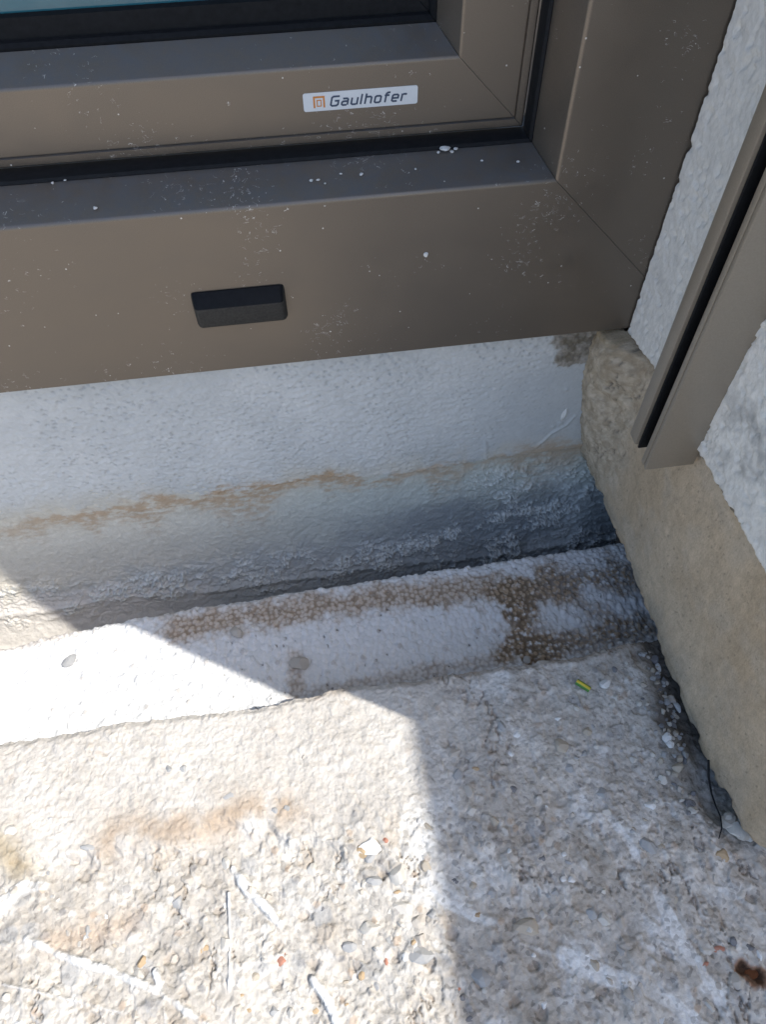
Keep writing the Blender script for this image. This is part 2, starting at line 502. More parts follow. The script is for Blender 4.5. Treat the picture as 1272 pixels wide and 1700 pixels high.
# splashes of white paint: flat skins that follow drips in the photograph
SPL = [([(40, 1555), (110, 1590), (180, 1610), (250, 1640), (300, 1672), (340, 1700)], 0.0030),
       ([(0, 1500), (35, 1470), (70, 1468)], 0.0060),
       ([(385, 1440), (410, 1475), (440, 1505), (462, 1530)], 0.0035),
       ([(255, 1610), (265, 1640), (280, 1665)], 0.0022), ([(270, 1665), (275, 1710)], 0.0022),
       ([(378, 1480), (380, 1560), (379, 1640)], 0.0008),
       ([(0, 1632), (90, 1652), (200, 1680)], 0.0007),
       ([(520, 1625), (545, 1660), (560, 1700)], 0.0028),
       ([(710, 1478), (745, 1500), (790, 1522), (818, 1532)], 0.0032),
       ([(850, 1560), (900, 1578), (930, 1585)], 0.0018),
       ([(935, 1582), (990, 1610), (1050, 1635), (1120, 1670), (1180, 1720)], 0.0060),
       ([(1090, 1480), (1120, 1540), (1150, 1590), (1190, 1650), (1215, 1700)], 0.0045),
       ([(1010, 1355), (1045, 1400), (1058, 1425)], 0.0028),
       ([(1170, 1640), (1200, 1640)], 0.004)]
spn = fbm(X, Y, 0.010, 131, 5, 0.62); spm = fbm(X, Y, 0.03, 132, 3)
for pts, wd in SPL:
    dd = polydist(X, Y, [G(*p) for p in pts])
    loc = wd * (0.62 + 0.55 * spm) + 0.0011 * min(1, wd / 0.0025) * spn
    mk = sst(0.0004, -0.0003, dd - loc * 0.8)
    thin = np.clip(0.75 + 0.8 * spm + 0.6 * spn, 0.25, 1)
    h = h * (1 - 0.55 * mk * thin) + 0.0002 * mk * thin
    C = mix(C, (0.72, 0.73, 0.73), 0.9 * mk * thin)
# rust stain round the bolt stub
rs = polydist(X, Y, [G(1238, 1612), G(1258, 1622)]) + 0.002 * fbm(X, Y, 0.006, 133, 4)
C = mix(C, (0.27, 0.13, 0.06), 0.85 * sst(0.0052, 0.0032, rs))
C = mix(C, (0.07, 0.04, 0.025), sst(0.0036, 0.0022, rs))
h -= 0.002 * sst(0.004, 0.001, rs)
Z = h.copy()
lip = sst(0.0035, 0.0, np.abs(base_y - e))
Z[:, :ny] -= 0.0016 * lip[:, :ny]
for k in range(nskirt):
    t = (k + 1) / nskirt
    j = ny + k
    Z[:, j] = Z[:, ny - 1] - 0.07 * t
    Y[:, j] = e[:, 0] - 0.0035 * t + 0.0014 * fbm(X[:, j], Z[:, j], 0.006, 141, 3)
    C[:, j] = C[:, ny - 1] * 0.9
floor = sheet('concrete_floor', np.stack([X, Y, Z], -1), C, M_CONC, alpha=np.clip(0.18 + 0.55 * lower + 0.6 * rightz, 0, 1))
tag(floor, kind='structure')


def floor_z(x, y):
    i = np.clip(np.searchsorted(xs, x), 0, len(xs) - 1)
    j = np.clip(np.searchsorted(ys, y), 0, ny - 1)
    return float(Z[i, j])


# ------------------------------------------------------------------ polystyrene board in the joint
ZE = -0.045
eps = empty('insulation_board', (-0.2, -0.09, -0.075),
            'white beaded polystyrene board edge lying between the concrete and the sealed door upstand', 'insulation')
ex = dense(-0.41, 0.038, 0.00042, lo=-1.2)
prof = [(-0.043, ZE - 0.06), (-0.043, ZE - 0.022), (-0.043, ZE - 0.008)]
for k in range(9):
    a = math.pi / 2 * k / 8
    prof.append((-0.048 + 0.005 * math.cos(a), ZE - 0.005 + 0.005 * math.sin(a)))
prof += [(-0.08, ZE), (-0.112, ZE - 0.0005), (-0.145, ZE - 0.002)]


def resample(pr, step):
    p = np.array(pr)
    s = np.concatenate([[0], np.cumsum(np.hypot(*np.diff(p, axis=0).T))])
    t = np.arange(0, s[-1], step)
    y = np.interp(t, s, p[:, 0]); z = np.interp(t, s, p[:, 1])
    k = max(3, int(0.0015 / step))
    ker = np.ones(k) / k
    y = np.convolve(np.pad(y, k // 2, 'edge'), ker, 'valid')[:len(t)]
    z = np.convolve(np.pad(z, k // 2, 'edge'), ker, 'valid')[:len(t)]
    dy = np.gradient(y, t); dz = np.gradient(z, t)
    l = np.hypot(dy, dz)
    return t, y, z, dy / l, dz / l


t, py, pz, ty, tz = resample(prof[1:], 0.0004)
S, XX = np.meshgrid(t, ex)
bk = [G(u, v, ZE) for u, v in ((-60, 1096), (0, 1078), (200, 1033), (500, 983), (800, 938), (1030, 903))]
PYb = py[None, :] + np.interp(ex, [p[0] for p in bk], [p[1] + 0.0445 for p in bk])[:, None] * sst(-0.1, -0.06, py)[None, :]
PYb = PYb + 0.0012 * fbm(XX, XX * 0, 0.03, 200, 4) * sst(-0.1, -0.06, py)[None, :]
PZb = np.repeat(pz[None, :], len(ex), 0) + 0.0012 * fbm(XX, PYb, 0.05, 201, 3) + 0.0004 * fbm(XX, PYb, 0.012, 203, 3)
ux = XX + 0.0004 * fbm(XX, S, 0.004, 205, 2)
w1, w2, wc = worley(ux, S, 0.0027, 211, 0.85)
v1, v2, vc = worley(ux + 0.5, S, 0.0048, 221, 0.95)
dome = np.sqrt(np.clip(1 - (w1 / 0.72) ** 2, 0, 1))
bead = 0.0011 * dome * (0.35 + 0.65 * wc) + 0.0010 * (vc > 0.72) * np.sqrt(np.clip(1 - (v1 / 0.5) ** 2, 0, 1))
hole = (wc < 0.07) * (fbm(XX, S, 0.0022, 207, 2) > 0.12)
bead -= 0.0009 * hole * sst(0.6, 0.3, w1)
EP = np.stack([XX, PYb - tz[None] * 0 + bead * tz[None, :] * 1.0, PZb - bead * ty[None, :]], -1)
gx, gy = XX, PYb
E_ = lambda *p: [G(u, v, ZE) for u, v in p]
n_a = fbm(gx, gy, 0.022, 231, 5, 0.6); n_b = fbm(gx, gy, 0.007, 233, 4, 0.6)
EC = mix((0.66, 0.67, 0.675), (0.75, 0.75, 0.75), wc)
n_c = fbm(gx, gy, 0.0035, 235, 3, 0.6)


def stain(pts, wd, soft=0.5):
    dd = polydist(gx, gy, E_(*pts)) - wd * (0.75 * n_a + 0.5 * n_b)
    return sst(wd * 1.5, wd * 0.15, dd)


s1 = stain([(290, 1042), (340, 1036), (420, 1022), (560, 1003), (700, 985), (830, 978), (930, 980)], 0.0105)
s2 = stain([(830, 985), (930, 965), (1070, 950)], 0.0125)
s3 = stain([(860, 990), (870, 1040), (890, 1080)], 0.012)
s4 = stain([(840, 1085), (930, 1075), (1010, 1058), (1090, 1040)], 0.0085)
s5 = stain([(520, 1150), (640, 1128), (740, 1110), (850, 1092)], 0.0055)
s6 = stain([(490, 1095), (495, 1150)], 0.0055)
s7 = stain([(930, 985), (1000, 1020), (1040, 1040)], 0.009)
s8 = stain([(0, 1078), (60, 1066), (130, 1055)], 0.003)
gapm = sst(0.30, 0.62, w1)
light_st = np.clip(0.95 * s1 + 0.6 * s6 + 0.5 * s5 + 0.35 * s8, 0, 1)
EC = mix(EC, (0.50, 0.405, 0.315), light_st * (0.75 + 0.25 * sst(-0.4, 0.3, n_c)))
EC = mix(EC, (0.25, 0.185, 0.125), light_st * np.clip(gapm + 0.4 * (wc < 0.2), 0, 1) * 0.8)
dark_st = np.clip(s2 + s3 + 0.9 * s4 + 0.7 * s7, 0, 1)
EC = mix(EC, (0.40, 0.295, 0.195), dark_st * sst(-0.55, 0.1, n_c))
EC = mix(EC, (0.15, 0.105, 0.065), dark_st * np.clip(gapm + 0.5 * (wc < 0.3) + 0.5 * sst(0.2, 0.6, n_c), 0, 1) * 0.9)
# single grubby beads, holes with grime, a general greying to the right
EC = mix(EC, (0.42, 0.38, 0.35), 0.5 * ((vc > 0.965) & (v1 < 0.30)))
EC = mix(EC, (0.14, 0.12, 0.10), 0.8 * hole * sst(0.34, 0.2, w1) * sst(-0.32, -0.2, gx))
EC = mix(EC, (0.55, 0.56, 0.57), 0.4 * sst(-0.06, 0.0, gx) * gapm)
o = sheet('beaded_top', EP, EC, M_EPS, eps)
o['kind'] = 'stuff'
box('board_body', (-1.2, -0.15, -0.10), (0.038, -0.064, ZE - 0.012), M_EPS, eps)
bo = bpy.data.objects['board_body']
a_ = bo.data.attributes.new('tint', 'FLOAT_COLOR', 'POINT')
for dcol in a_.data: dcol.color = (0.7, 0.7, 0.7, 1)

# ------------------------------------------------------------------ upstand below the door: painted coat and torn sealing coat
upst = empty('door_upstand', (-0.2, 0.04, -0.1),
             'white painted upstand wall under the door frame with rusty water line and torn sealing coat', 'wall')
box('wall_core', (-1.6, 0.013, -0.12), (0.2, 0.09, ZF - 0.0006), M_CORE, upst)
rust_px = [(-120, 890), (0, 880), (110, 862), (260, 838), (430, 815), (550, 795), (620, 798), (720, 782), (820, 762), (960, 744), (1010, 738)]
rx = np.array([at(u, v, 1, 0.008)[0] for u, v in rust_px]); rz = np.array([at(u, v, 1, 0.008)[2] for u, v in rust_px])
zr = lambda x: np.interp(x, rx, rz)

wxs = dense(-0.40, 0.024, 0.0007, lo=-1.6)
nv = 175
V = np.linspace(0, 1, nv)
WX, WV = np.meshgrid(wxs, V, indexing='ij')
zb = zr(WX) - 0.001 + 0.0015 * fbm(WX, WX * 0, 0.03, 300, 4) + 0.0008 * fbm(WX, WX * 0, 0.006, 301, 3)
WZ = zb + (ZF - 0.0006 - zb) * np.clip((WV - 0.03) / 0.97, 0, 1)
thick = np.interp(WX, [-0.30, -0.12, -0.05], [0.0003, 0.0006, 0.0016])
roundb = sst(0.05, 0.03, WV)
lowsoft = sst(0.03, 0.0, WZ - zb)
smooth_r = sst(-0.13, -0.03, WX + 0.02 * fbm(WX, WZ, 0.03, 302, 3)) * sst(0.10, 0.07, WZ)
tex = (1 - 0.8 * smooth_r)
dx_, dz_ = (WX + 0.45 * WZ), (WZ * 1.5 - 0.3 * WX)
q1, q2, qc = worley(dx_ + 0.0008 * fbm(WX, WZ, 0.004, 303, 2), dz_, 0.0042, 311, 1.0)
hw = 0.0006 * fbm(WX, WZ, 0.05, 304, 3) + tex * (0.00062 * fbm(dx_, dz_, 0.0050, 305, 4, 0.6) + 0.00025 * fbm(WX, WZ, 0.0015, 306, 2))
pits = (qc > 0.6) * sst(0.30, 0.10, q1) * tex * sst(-0.25, 0.35, fbm(WX, WZ, 0.04, 307, 3) + 0.25)
hw -= 0.0012 * pits
m1, m2, mc = worley(WX, WZ, 0.012, 313, 1.0)
hw += 0.0005 * (mc > 0.8) * sst(0.16, 0.05, m1) * smooth_r
# brush ridge curling in the smooth corner and drips at the lower edge
ridge = polydist(WX, WZ, [at(u, v, 1, 0.008)[[0, 2]] for u, v in ((890, 742), (915, 720), (940, 706), (955, 690))])
hw += 0.0007 * np.exp(-(ridge / 0.0009) ** 2)
for u0 in (806,):
    rd = polydist(WX, WZ, [at(u0, 735, 1, 0.008)[[0, 2]], at(u0 + 3, 775, 1, 0.008)[[0, 2]]])
    hw += 0.0007 * np.exp(-(rd / 0.0011) ** 2)
WY = 0.0095 - thick - hw + roundb * (thick + 0.001)
WC = mix((0.51, 0.52, 0.52), (0.575, 0.58, 0.575), sst(-0.5, 0.5, fbm(WX, WZ, 0.06, 320, 4)))
WC = mix(WC, (0.46, 0.49, 0.51), smooth_r * 0.6)
WC = mix(WC, (0.40, 0.39, 0.37), 0.45 * pits)


def rust_mask(x, z, up=0.006, dn=0.006):
    nn = fbm(x, z, 0.03, 330, 5, 0.6)
    n2 = fbm(x, z * 2.5, 0.008, 331, 5, 0.65)
    dd = z - zr(x) - 0.006 * nn - 0.003 * fbm(x, x * 0 + 0.3, 0.02, 337, 3)
    wv = 0.25 + 1.3 * sst(-0.35, 0.5, fbm(x, x * 0, 0.05, 333, 3))
    core = np.where(dd > 0, np.exp(-(dd / (up * 0.55 * wv)) ** 2), np.exp(-(dd / (dn * 0.85 * wv)) ** 2))
    core = np.maximum(core ** 3 * 0.9, core) * sst(-0.25, 0.55, n2 + 0.4 * nn + 0.5 * core - 0.15) * np.interp(x, [-0.38, -0.33, -0.25, -0.16, -0.12, -0.06, 0], [0.5, 0.9, 0.95, 1.0, 0.75, 0.6, 0.7])
    halo = np.exp(-((dd - 0.001) / 0.013) ** 2) * sst(-0.7, 0.3, nn)
    return core, halo


cr, ha = rust_mask(WX, WZ, 0.014, 0.024)
yel = sst(0.022, 0.004, np.abs(WZ - zr(WX) - 0.006) + 0.006 * fbm(WX, WZ, 0.03, 335, 4)) * sst(-0.26, -0.33, WX)
WC = mix(WC, (0.56, 0.51, 0.42), 0.6 * np.clip(ha + 0.5 * yel, 0, 1))
WC = mix(WC, (0.42, 0.27, 0.145), 0.85 * cr)
# grey mortar smeared over the paint in the corner under the frame
pm = lambda *p: [at(u, v, 1, 0.008)[[0, 2]] for u, v in p]
md = np.minimum(polydist(WX, WZ, pm((942, 560), (1040, 545))) - 0.0068, polydist(WX, WZ, pm((945, 590), (1000, 580))) - 0.0062)
md = md - 0.0015 + 0.003 * fbm(WX - WZ, (WX + WZ) * 0.35, 0.006, 341, 5, 0.65)
mm = sst(0.0016, -0.0006, md)
WC = mix(WC, mix((0.17, 0.145, 0.11), (0.34, 0.315, 0.28), sst(-0.4, 0.4, fbm(WX, WZ, 0.008, 343, 5, 0.7))), mm)
WY = WY - mm * (0.0006 + 0.0009 * fbm(WX, WZ, 0.005, 345, 4, 0.65))
sheet('painted_coat', np.stack([WX, WY, WZ], -1), WC, M_WALL, upst, flip=True)

cprof = [(0.0102, 0.035), (0.0098, 0.012), (0.0090, 0.002), (0.0075, -0.012), (0.0060, -0.025), (0.0048, -0.042), (0.0030, -0.058),
         (0.0002, -0.070), (-0.0035, -0.079), (-0.0065, -0.084), (-0.0075, -0.087), (-0.0105, -0.094), (-0.018, -0.104), (-0.030, -0.111), (-0.065, -0.116)]
t, py, pz, ty, tz = resample(cprof, 0.0006)
cxs = dense(-0.40, 0.038, 0.00062, lo=-1.6)
CS, CX = np.meshgrid(t, cxs)
CY = np.repeat(py[None], len(cxs), 0); CZ = np.repeat(pz[None], len(cxs), 0)
dzr = (zr(CX) - zr(np.array([-0.15]))[0]) * 0.0
CZ = CZ + dzr
s_cr = t[np.argmin(np.abs(pz + 0.086))]            # arc length at the crease
right = sst(-0.22, -0.05, CX)
# torn fibres: ridged noise stretched along the sweep of the trowel
rx_, rz_ = CX + 0.7 * CS, CS - 0.25 * CX
r1 = 1 - np.abs(fbm(rx_, rz_ * 1.6, 0.014, 400, 6, 0.66)) * 2.4
r2 = 1 - np.abs(fbm(CX, CS, 0.006, 401, 5, 0.66)) * 2.4
band = np.exp(-((CS - (s_cr - 0.012)) / 0.017) ** 2)
band = np.clip(band + 0.9 * sst(-0.13, -0.03, CX) * sst(s_cr - 0.095, s_cr - 0.08, CS) * sst(s_cr + 0.03, s_cr, CS), 0, 1)
patch = sst(-0.15, 0.35, fbm(CX, CS, 0.03, 402, 4, 0.6))
flake = np.clip(r1, 0, 1) ** 3 * band * (0.35 + 0.65 * patch)
fl2 = np.clip(r2, 0, 1) ** 4 * band * patch
hc = 0.0007 * fbm(CX, CS, 0.03, 403, 4) + 0.00045 * fbm(CX, CS, 0.004, 404, 4, 0.6) + 0.0034 * flake + 0.0022 * fl2
# trowel ribs along the crease, crumbs in the channel
rib = np.exp(-((CS - s_cr + 0.004 - 0.003 * fbm(CX, CX * 0, 0.09, 405, 2)) / 0.0022) ** 2)
hc += 0.0013 * rib
chan = sst(s_cr, s_cr + 0.008, CS)
crumb = sst(0.1, 0.5, fbm(CX, CS, 0.012, 407, 5, 0.7)) * chan * sst(-0.30, -0.15, CX)
hc += 0.0016 * crumb
CY = CY + hc * tz[None]
CZ = CZ - hc * ty[None]
K = mix((0.60, 0.565, 0.49), (0.47, 0.49, 0.455), sst(-0.3, -0.12, CX))
blue = mix((0.42, 0.43, 0.42), (0.27, 0.295, 0.305), right)
tb = sst(s_cr - 0.046, s_cr - 0.014, CS + 0.020 * fbm(CX, CS, 0.03, 410, 5, 0.6) + 0.030 * right - 0.012 * sst(-0.25, -0.34, CX))
K = mix(K, blue, tb)
K = mix(K, (0.58, 0.55, 0.51), 0.9 * sst(-0.23, -0.31, CX + 0.02 * fbm(CX, CS, 0.03, 411, 3)) * sst(s_cr - 0.022, s_cr - 0.012, CS + 0.008 * fbm(CX, CS, 0.012, 412, 4, 0.6)))
K = mix(K, (0.64, 0.66, 0.64), 0.85 * np.clip(sst(0.22, 0.5, flake) + sst(0.25, 0.55, fl2), 0, 1))
K = mix(K, (0.15, 0.135, 0.12), 0.8 * crumb + 0.55 * sst(s_cr + 0.012, s_cr + 0.02, CS) * sst(-0.3, -0.2, CX))
K = mix(K, (0.62, 0.65, 0.64), 0.7 * np.exp(-(polydist(CX, CS, [(-0.020, s_cr - 0.080), (0.004, s_cr - 0.045), (0.0, s_cr - 0.015), (-0.02, s_cr - 0.006)]) / 0.009) ** 2) * (0.5 + 0.5 * np.clip(r2, 0, 1)))
cr, ha = rust_mask(CX, CZ, 0.014, 0.024)
K = mix(K, (0.52, 0.47, 0.39), 0.55 * ha)
K = mix(K, (0.40, 0.27, 0.16), 0.85 * cr)
sheet('sealing_coat', np.stack([CX, CY, CZ], -1), K, M_MEMB, upst, flip=True)

# ------------------------------------------------------------------ reveal wall on the right
rev = empty('reveal_wall', (0.2, -0.1, -0.1),
            'door reveal wall with white roughcast above a bare beige screed plinth', 'wall')
box('wall_core', (0.013, Y0 + 0.008, 0.006), (1.5, -0.0007, 2.4), M_CORE, rev)
box('footing', (0.036, Y0 + 0.008, -0.12), (1.5, 0.0125, 0.0055), M_CORE, rev)
ss = dense(0.0, 0.2355, 0.0009)
plan = [(0.0, 0.0115 - v) for v in ss]
nrm = [(-1.0, 0.0)] * len(ss)
yc = plan[-1][1]
RR = yc - Y0
for k in range(1, 7):
    a = math.pi / 2 * k / 6
    plan.append((RR - RR * math.cos(a), yc - RR * math.sin(a))); nrm.append((-math.cos(a), -math.sin(a)))
for x in dense(0.012, 0.05, 0.002, hi=1.4):
    plan.append((x, Y0)); nrm.append((0.0, -1.0))
plan = np.array(plan); nrm = np.array(nrm)
sarc = np.concatenate([[0], np.cumsum(np.hypot(*np.diff(plan, axis=0).T))])
# screed
zs = np.concatenate([np.full(6, 0.0), np.linspace(0, 1, 150)])
A, B = np.meshgrid(sarc, zs, indexing='ij')
PXp = np.repeat(plan[:, :1], len(zs), 1); PYp = np.repeat(plan[:, 1:], len(zs), 1)
NX = np.repeat(nrm[:, :1], len(zs), 1); NY = np.repeat(nrm[:, 1:], len(zs), 1)
zlo = -0.0015 + 0.0016 * fbm(A, A * 0, 0.03, 500, 4) + 0.0010 * fbm(A, A * 0, 0.007, 501, 3)
zlo = zlo + 0.010 * sst(0.205, 0.232, A) * sst(0.30, 0.24, A)
BZ = zlo + (0.134 - zlo) * B
hs = 0.0012 * fbm(A, BZ, 0.06, 502, 3) + 0.00030 * fbm(A, BZ, 0.006, 503, 5, 0.65)
# mortar fillet bulging in the inner corner
YY = 0.0115 - A
bul = np.interp(BZ, [-0.01, 0.012, 0.035, 0.065, 0.095, 0.115], [0.001, 0.004, 0.011, 0.0165, 0.0175, 0.016])
fil = bul * sst(ZF + 0.001, ZF - 0.004, BZ) * sst(-0.036, 0.008, YY + 0.010 * fbm(A, BZ, 0.03, 505, 3))
rg = sst(-0.045, -0.02, YY + 0.022 * (BZ - 0.05) / 0.05 * 0.4 + 0.008 * fbm(A, BZ, 0.02, 507, 4))
hs += fil + rg * sst(ZF + 0.001, ZF - 0.004, BZ) * (0.0011 * fbm(A, BZ, 0.010, 509, 6, 0.72) + 0.0007 * fbm(A * 1.6, BZ * 0.6, 0.003, 510, 3))
crv = sst(0.07, 0.0, np.abs(fbm(A * 1.5, BZ * 0.6, 0.02, 511, 4, 0.6))) * rg * sst(0.0, 0.4, fbm(A, BZ, 0.02, 512, 3))
hs -= 0.0016 * crv
scr = sst(0.02, 0.0, np.abs(fbm(A * 2.2 - BZ, BZ * 0.8, 0.05, 513, 3))) * sst(0.35, 0.6, fbm(A, BZ, 0.03, 514, 2))
hs -= 0.0005 * scr
hs -= 0.003 * sst(0.008, 0.0, BZ - zlo) * (0.4 + 0.6 * sst(-0.2, 0.4, fbm(A, BZ, 0.012, 516, 3)))
hs[:, :6] -= np.linspace(0.013, 0.001, 6)[None]
SCx = PXp + NX * hs; SCy = PYp + NY * hs
SCy = np.where((BZ > ZF - 0.001) & (A < 0.05), np.minimum(SCy, -0.0009), SCy)
SCy = np.where((BZ > ZF - 0.001) & (A < 0.0125), -0.0009, SCy)
SC = mix((0.48, 0.375, 0.26), (0.55, 0.445, 0.325), sst(-0.5, 0.5, fbm(A, BZ, 0.05, 520, 4)))
SC = mix(SC, (0.49, 0.415, 0.325), 0.6 * sst(-0.1, 0.5, fbm(A, BZ, 0.025, 521, 4)))
SC = mix(SC, mix((0.36, 0.295, 0.215), (0.53, 0.45, 0.35), sst(-0.4, 0.45, fbm(A * 1.3, BZ * 0.8, 0.008, 523, 6, 0.72))), rg)
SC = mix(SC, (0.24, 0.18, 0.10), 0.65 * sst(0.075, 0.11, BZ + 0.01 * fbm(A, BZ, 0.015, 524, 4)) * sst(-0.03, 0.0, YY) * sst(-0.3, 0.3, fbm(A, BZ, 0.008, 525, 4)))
SC = SC * (1 + 0.13 * fbm(A * 2.5, BZ * 0.7, 0.02, 531, 5, 0.65) + 0.10 * fbm(A, BZ, 0.004, 532, 3))[..., None]
SC = mix(SC, (0.09, 0.075, 0.06), 0.8 * crv + 0.4 * scr)
o1, o2, oc = worley(A * 1.4, BZ * 0.7, 0.0042, 527, 1.0)
SC = mix(SC, (0.24, 0.20, 0.15), 0.7 * (oc > 0.82) * sst(0.17, 0.08, o1 + 0.1 * fbm(A, BZ, 0.002, 530, 2)))
SC = mix(SC, (0.30, 0.27, 0.22), 0.5 * sst(0.02, 0.0, BZ + 0.006 * fbm(A, BZ, 0.02, 528, 4)) * sst(-0.2, 0.4, fbm(A, BZ, 0.03, 529, 3)))
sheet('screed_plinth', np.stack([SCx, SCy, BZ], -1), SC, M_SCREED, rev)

# roughcast coat with its torn lower edge
ss2 = dense(0.0, 0.223, 0.001)
keep = plan[:, 1] < -0.0008
plan2 = plan[keep]; nrm2 = nrm[keep]; sar2 = sarc[keep]
zz = dense(0.0, 0.165, 0.001, hi=2.27)
zz = np.concatenate([np.full(5, 0.0), zz])
A, B = np.meshgrid(sar2, zz, indexing='ij')
PXp = np.repeat(plan2[:, :1], len(zz), 1); PYp = np.repeat(plan2[:, 1:], len(zz), 1)
NX = np.repeat(nrm2[:, :1], len(zz), 1); NY = np.repeat(nrm2[:, 1:], len(zz), 1)
zlo = np.interp(A, [0.0, 0.0125, 0.04, 0.095, 0.16, 0.3], [0.110, 0.1105, 0.1165, 0.1185, 0.1215, 0.122]) \
    + 0.0010 * fbm(A, A * 0, 0.012, 600, 4) + 0.0008 * fbm(A, A * 0, 0.004, 601, 3)
RZ = zlo + B
g1, g2, gc = worley(A + 0.0022 * fbm(A, RZ, 0.009, 603, 3), RZ * 0.85 + 0.0022 * fbm(A, RZ, 0.009, 604, 3), 0.0052, 605, 1.0)
fr = fbm(A, RZ, 0.0055, 607, 4, 0.55)
hr = 0.0042 + 0.00032 * fr + 0.00035 * fbm(A, RZ, 0.0025, 608, 3) - 0.0009 * (gc > 0.6) * sst(0.34, 0.12, g1)
hr -= 0.0009 * sst(0.3, 0.6, fbm(A, RZ * 1.4, 0.012, 609, 4, 0.6))
hang = (0.0026 + 0.0010 * fbm(A, A * 0, 0.008, 617, 4, 0.65))[:, :5] * sst(0.03, 0.06, A[:, :5])
RZ[:, :5] -= hang * np.array([1.0, 0.98, 0.7, 0.35, 0.05])[None]
hr[:, :5] = np.array([-0.003, 0.0022, 0.0026, 0.0028, 0.0030])[None] + 0.0004 * fbm(A[:, :5], RZ[:, :5], 0.004, 611, 2)
RX = PXp + NX * hr; RY = PYp + NY * hr
RC = mix((0.70, 0.685, 0.65), (0.76, 0.745, 0.71), sst(-0.5, 0.5, fr))
RC = mix(RC, (0.55, 0.545, 0.53), 0.4 * sst(0.3, 0.6, fbm(A, RZ, 0.02, 613, 4, 0.6)))
soot = np.exp(-(((A - 0.125) / 0.02) ** 2 + ((RZ - 0.150) / 0.022) ** 2)) * sst(-0.2, 0.5, fbm(A, RZ, 0.018, 615, 5, 0.65))
RC = mix(RC, (0.25, 0.25, 0.25), 0.8 * soot)
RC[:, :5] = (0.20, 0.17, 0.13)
sheet('roughcast_coat', np.stack([RX, RY, RZ], -1), RC, M_RENDER, rev)

par = empty('added_shade_wall', (0.6, -0.6, -0.1), 'unseen pale wall added to cast the straight shadow edge on the concrete', 'wall')
box('shade_wall_body', (-0.143 - SX * 1.0, -1.0, -0.16), (0.72, Y0 - 0.004, 0.985), M_SHADE_WALL, par, 0.006)  # wall added out of view; its top edge throws the straight shadow
box('shade_wall_top', (-0.143 - SX * 1.0, -1.0, 0.9855), (0.72, Y0 - 0.004, 1.0), M_SHADE_WALL, par, 0.003)


# ------------------------------------------------------------------ door frame and sash: mitred profiles
def mitred(name, prof, parent, mat, run, closed=False, smooth=True):
    """profile points (depth y, distance d from the outer edge); run 'rail' along the bottom or 'stile' up the right side"""
    vs = []; fs = []
    n = len(prof)
    for y, dd in prof:
        if run == 'rail':
            vs += [(-1.05 + dd, y, ZF + dd), (X0 - dd - 0.00012, y, ZF + dd)]
        else:
            vs += [(X0 - dd + 0.00012, y, ZF + dd), (X0 - dd + 0.00012, y, 2.25)]
    for i in range(n if closed else n - 1):
        a = 2 * i; b = 2 * ((i + 1) % n)
        fs.append((a, a + 1, b + 1, b) if run == 'rail' else (a, b, b + 1, a + 1))
    if closed:
        fs.append([2 * i + 1 for i in range(n)])
    me = bpy.data.meshes.new(name)
    me.from_pydata(vs, [], fs)
    bm = bmesh.new(); bm.from_mesh(me)
    bmesh.ops.recalc_face_normals(bm, faces=bm.faces)
    bm.to_mesh(me); bm.free()
    for p in me.polygons: p.use_smooth = smooth
    o = link(name, me, mat, parent)
    sharp(o, 25)
    return o


def arc(cy, cdd, r, a0, a1, k=5):
    return [(cy + r * math.cos(math.radians(a0 + (a1 - a0) * i / k)), cdd + r * math.sin(math.radians(a0 + (a1 - a0) * i / k))) for i in range(k + 1)]


frame = empty('door_frame', (-0.3, 0.03, ZF), 'bronze metal door frame with mitred corner standing on the white upstand', 'door frame')
R1 = 0.0018
fprof = [(0.06, 0.0), (0.0008, 0.0), (0.0, 0.0008)] + arc(R1, 0.0868 - R1, R1, 180, 104) + [(0.0205, 0.0922), (0.026, 0.0922), (0.026, 0.085), (0.06, 0.085)]
mitred('bottom_rail', fprof, frame, M_BRONZE, 'rail', True)
mitred('side_jamb', fprof, frame, M_BRONZE, 'stile', True)
gpr = [(0.0262, 0.0865), (0.0205, 0.0926), (0.0212, 0.0938), (0.024, 0.0942), (0.031, 0.0936), (0.034, 0.0925), (0.034, 0.0865)]
mitred('gasket', gpr, frame, M_RUBBER, 'rail', True)
mitred('gasket', gpr, frame, M_RUBBER, 'stile', True)

# drain cap on the bottom rail
cap = empty('tmp', (0, 0, 0), '', '')
bpy.data.objects.remove(cap)
cw, zt = 0.0418, 0.0482
cx0 = -0.2190
bm = bmesh.new()
cp = [(0.0006, 0.0478), (-0.0006, 0.0480), (-0.0058, 0.0428), (-0.0060, 0.0420), (-0.0030, 0.0300), (0.0006, 0.0294)]
rows = []
for xx, k in ((0.0, 0.0), (0.0009, 0.75), (0.0022, 1.0), (cw - 0.0022, 1.0), (cw - 0.0009, 0.75), (cw, 0.0)):
    rows.append([bm.verts.new((cx0 + xx, 0.0006 + (y - 0.0006) * (0.25 + 0.75 * k), ZF + 0.0387 + (z - 0.0387) * (0.93 + 0.07 * k))) for y, z in cp])
for a, b in zip(rows[:-1], rows[1:]):
    for i in range(len(cp)):
        j = (i + 1) % len(cp)
        bm.faces.new((a[i], a[j], b[j], b[i]))
bm.faces.new(rows[0][::-1]); bm.faces.new(rows[-1])
bmesh.ops.recalc_face_normals(bm, faces=bm.faces)
bmesh.ops.bevel(bm, geom=bm.edges[:], offset=0.00035, segments=2, profile=0.5, affect='EDGES')
me = bpy.data.meshes.new('drain_cap'); bm.to_mesh(me); bm.free()
for p in me.polygons: p.use_smooth = True
o = link('drain_cap', me, M_PLASTIC, frame); sharp(o, 35)
me.materials.append(M_CAP_SHADE)
for p in me.polygons: p.material_index = 1 if p.normal.z > 0.25 else 0  # upward facets get the copy with the dark reflection painted in
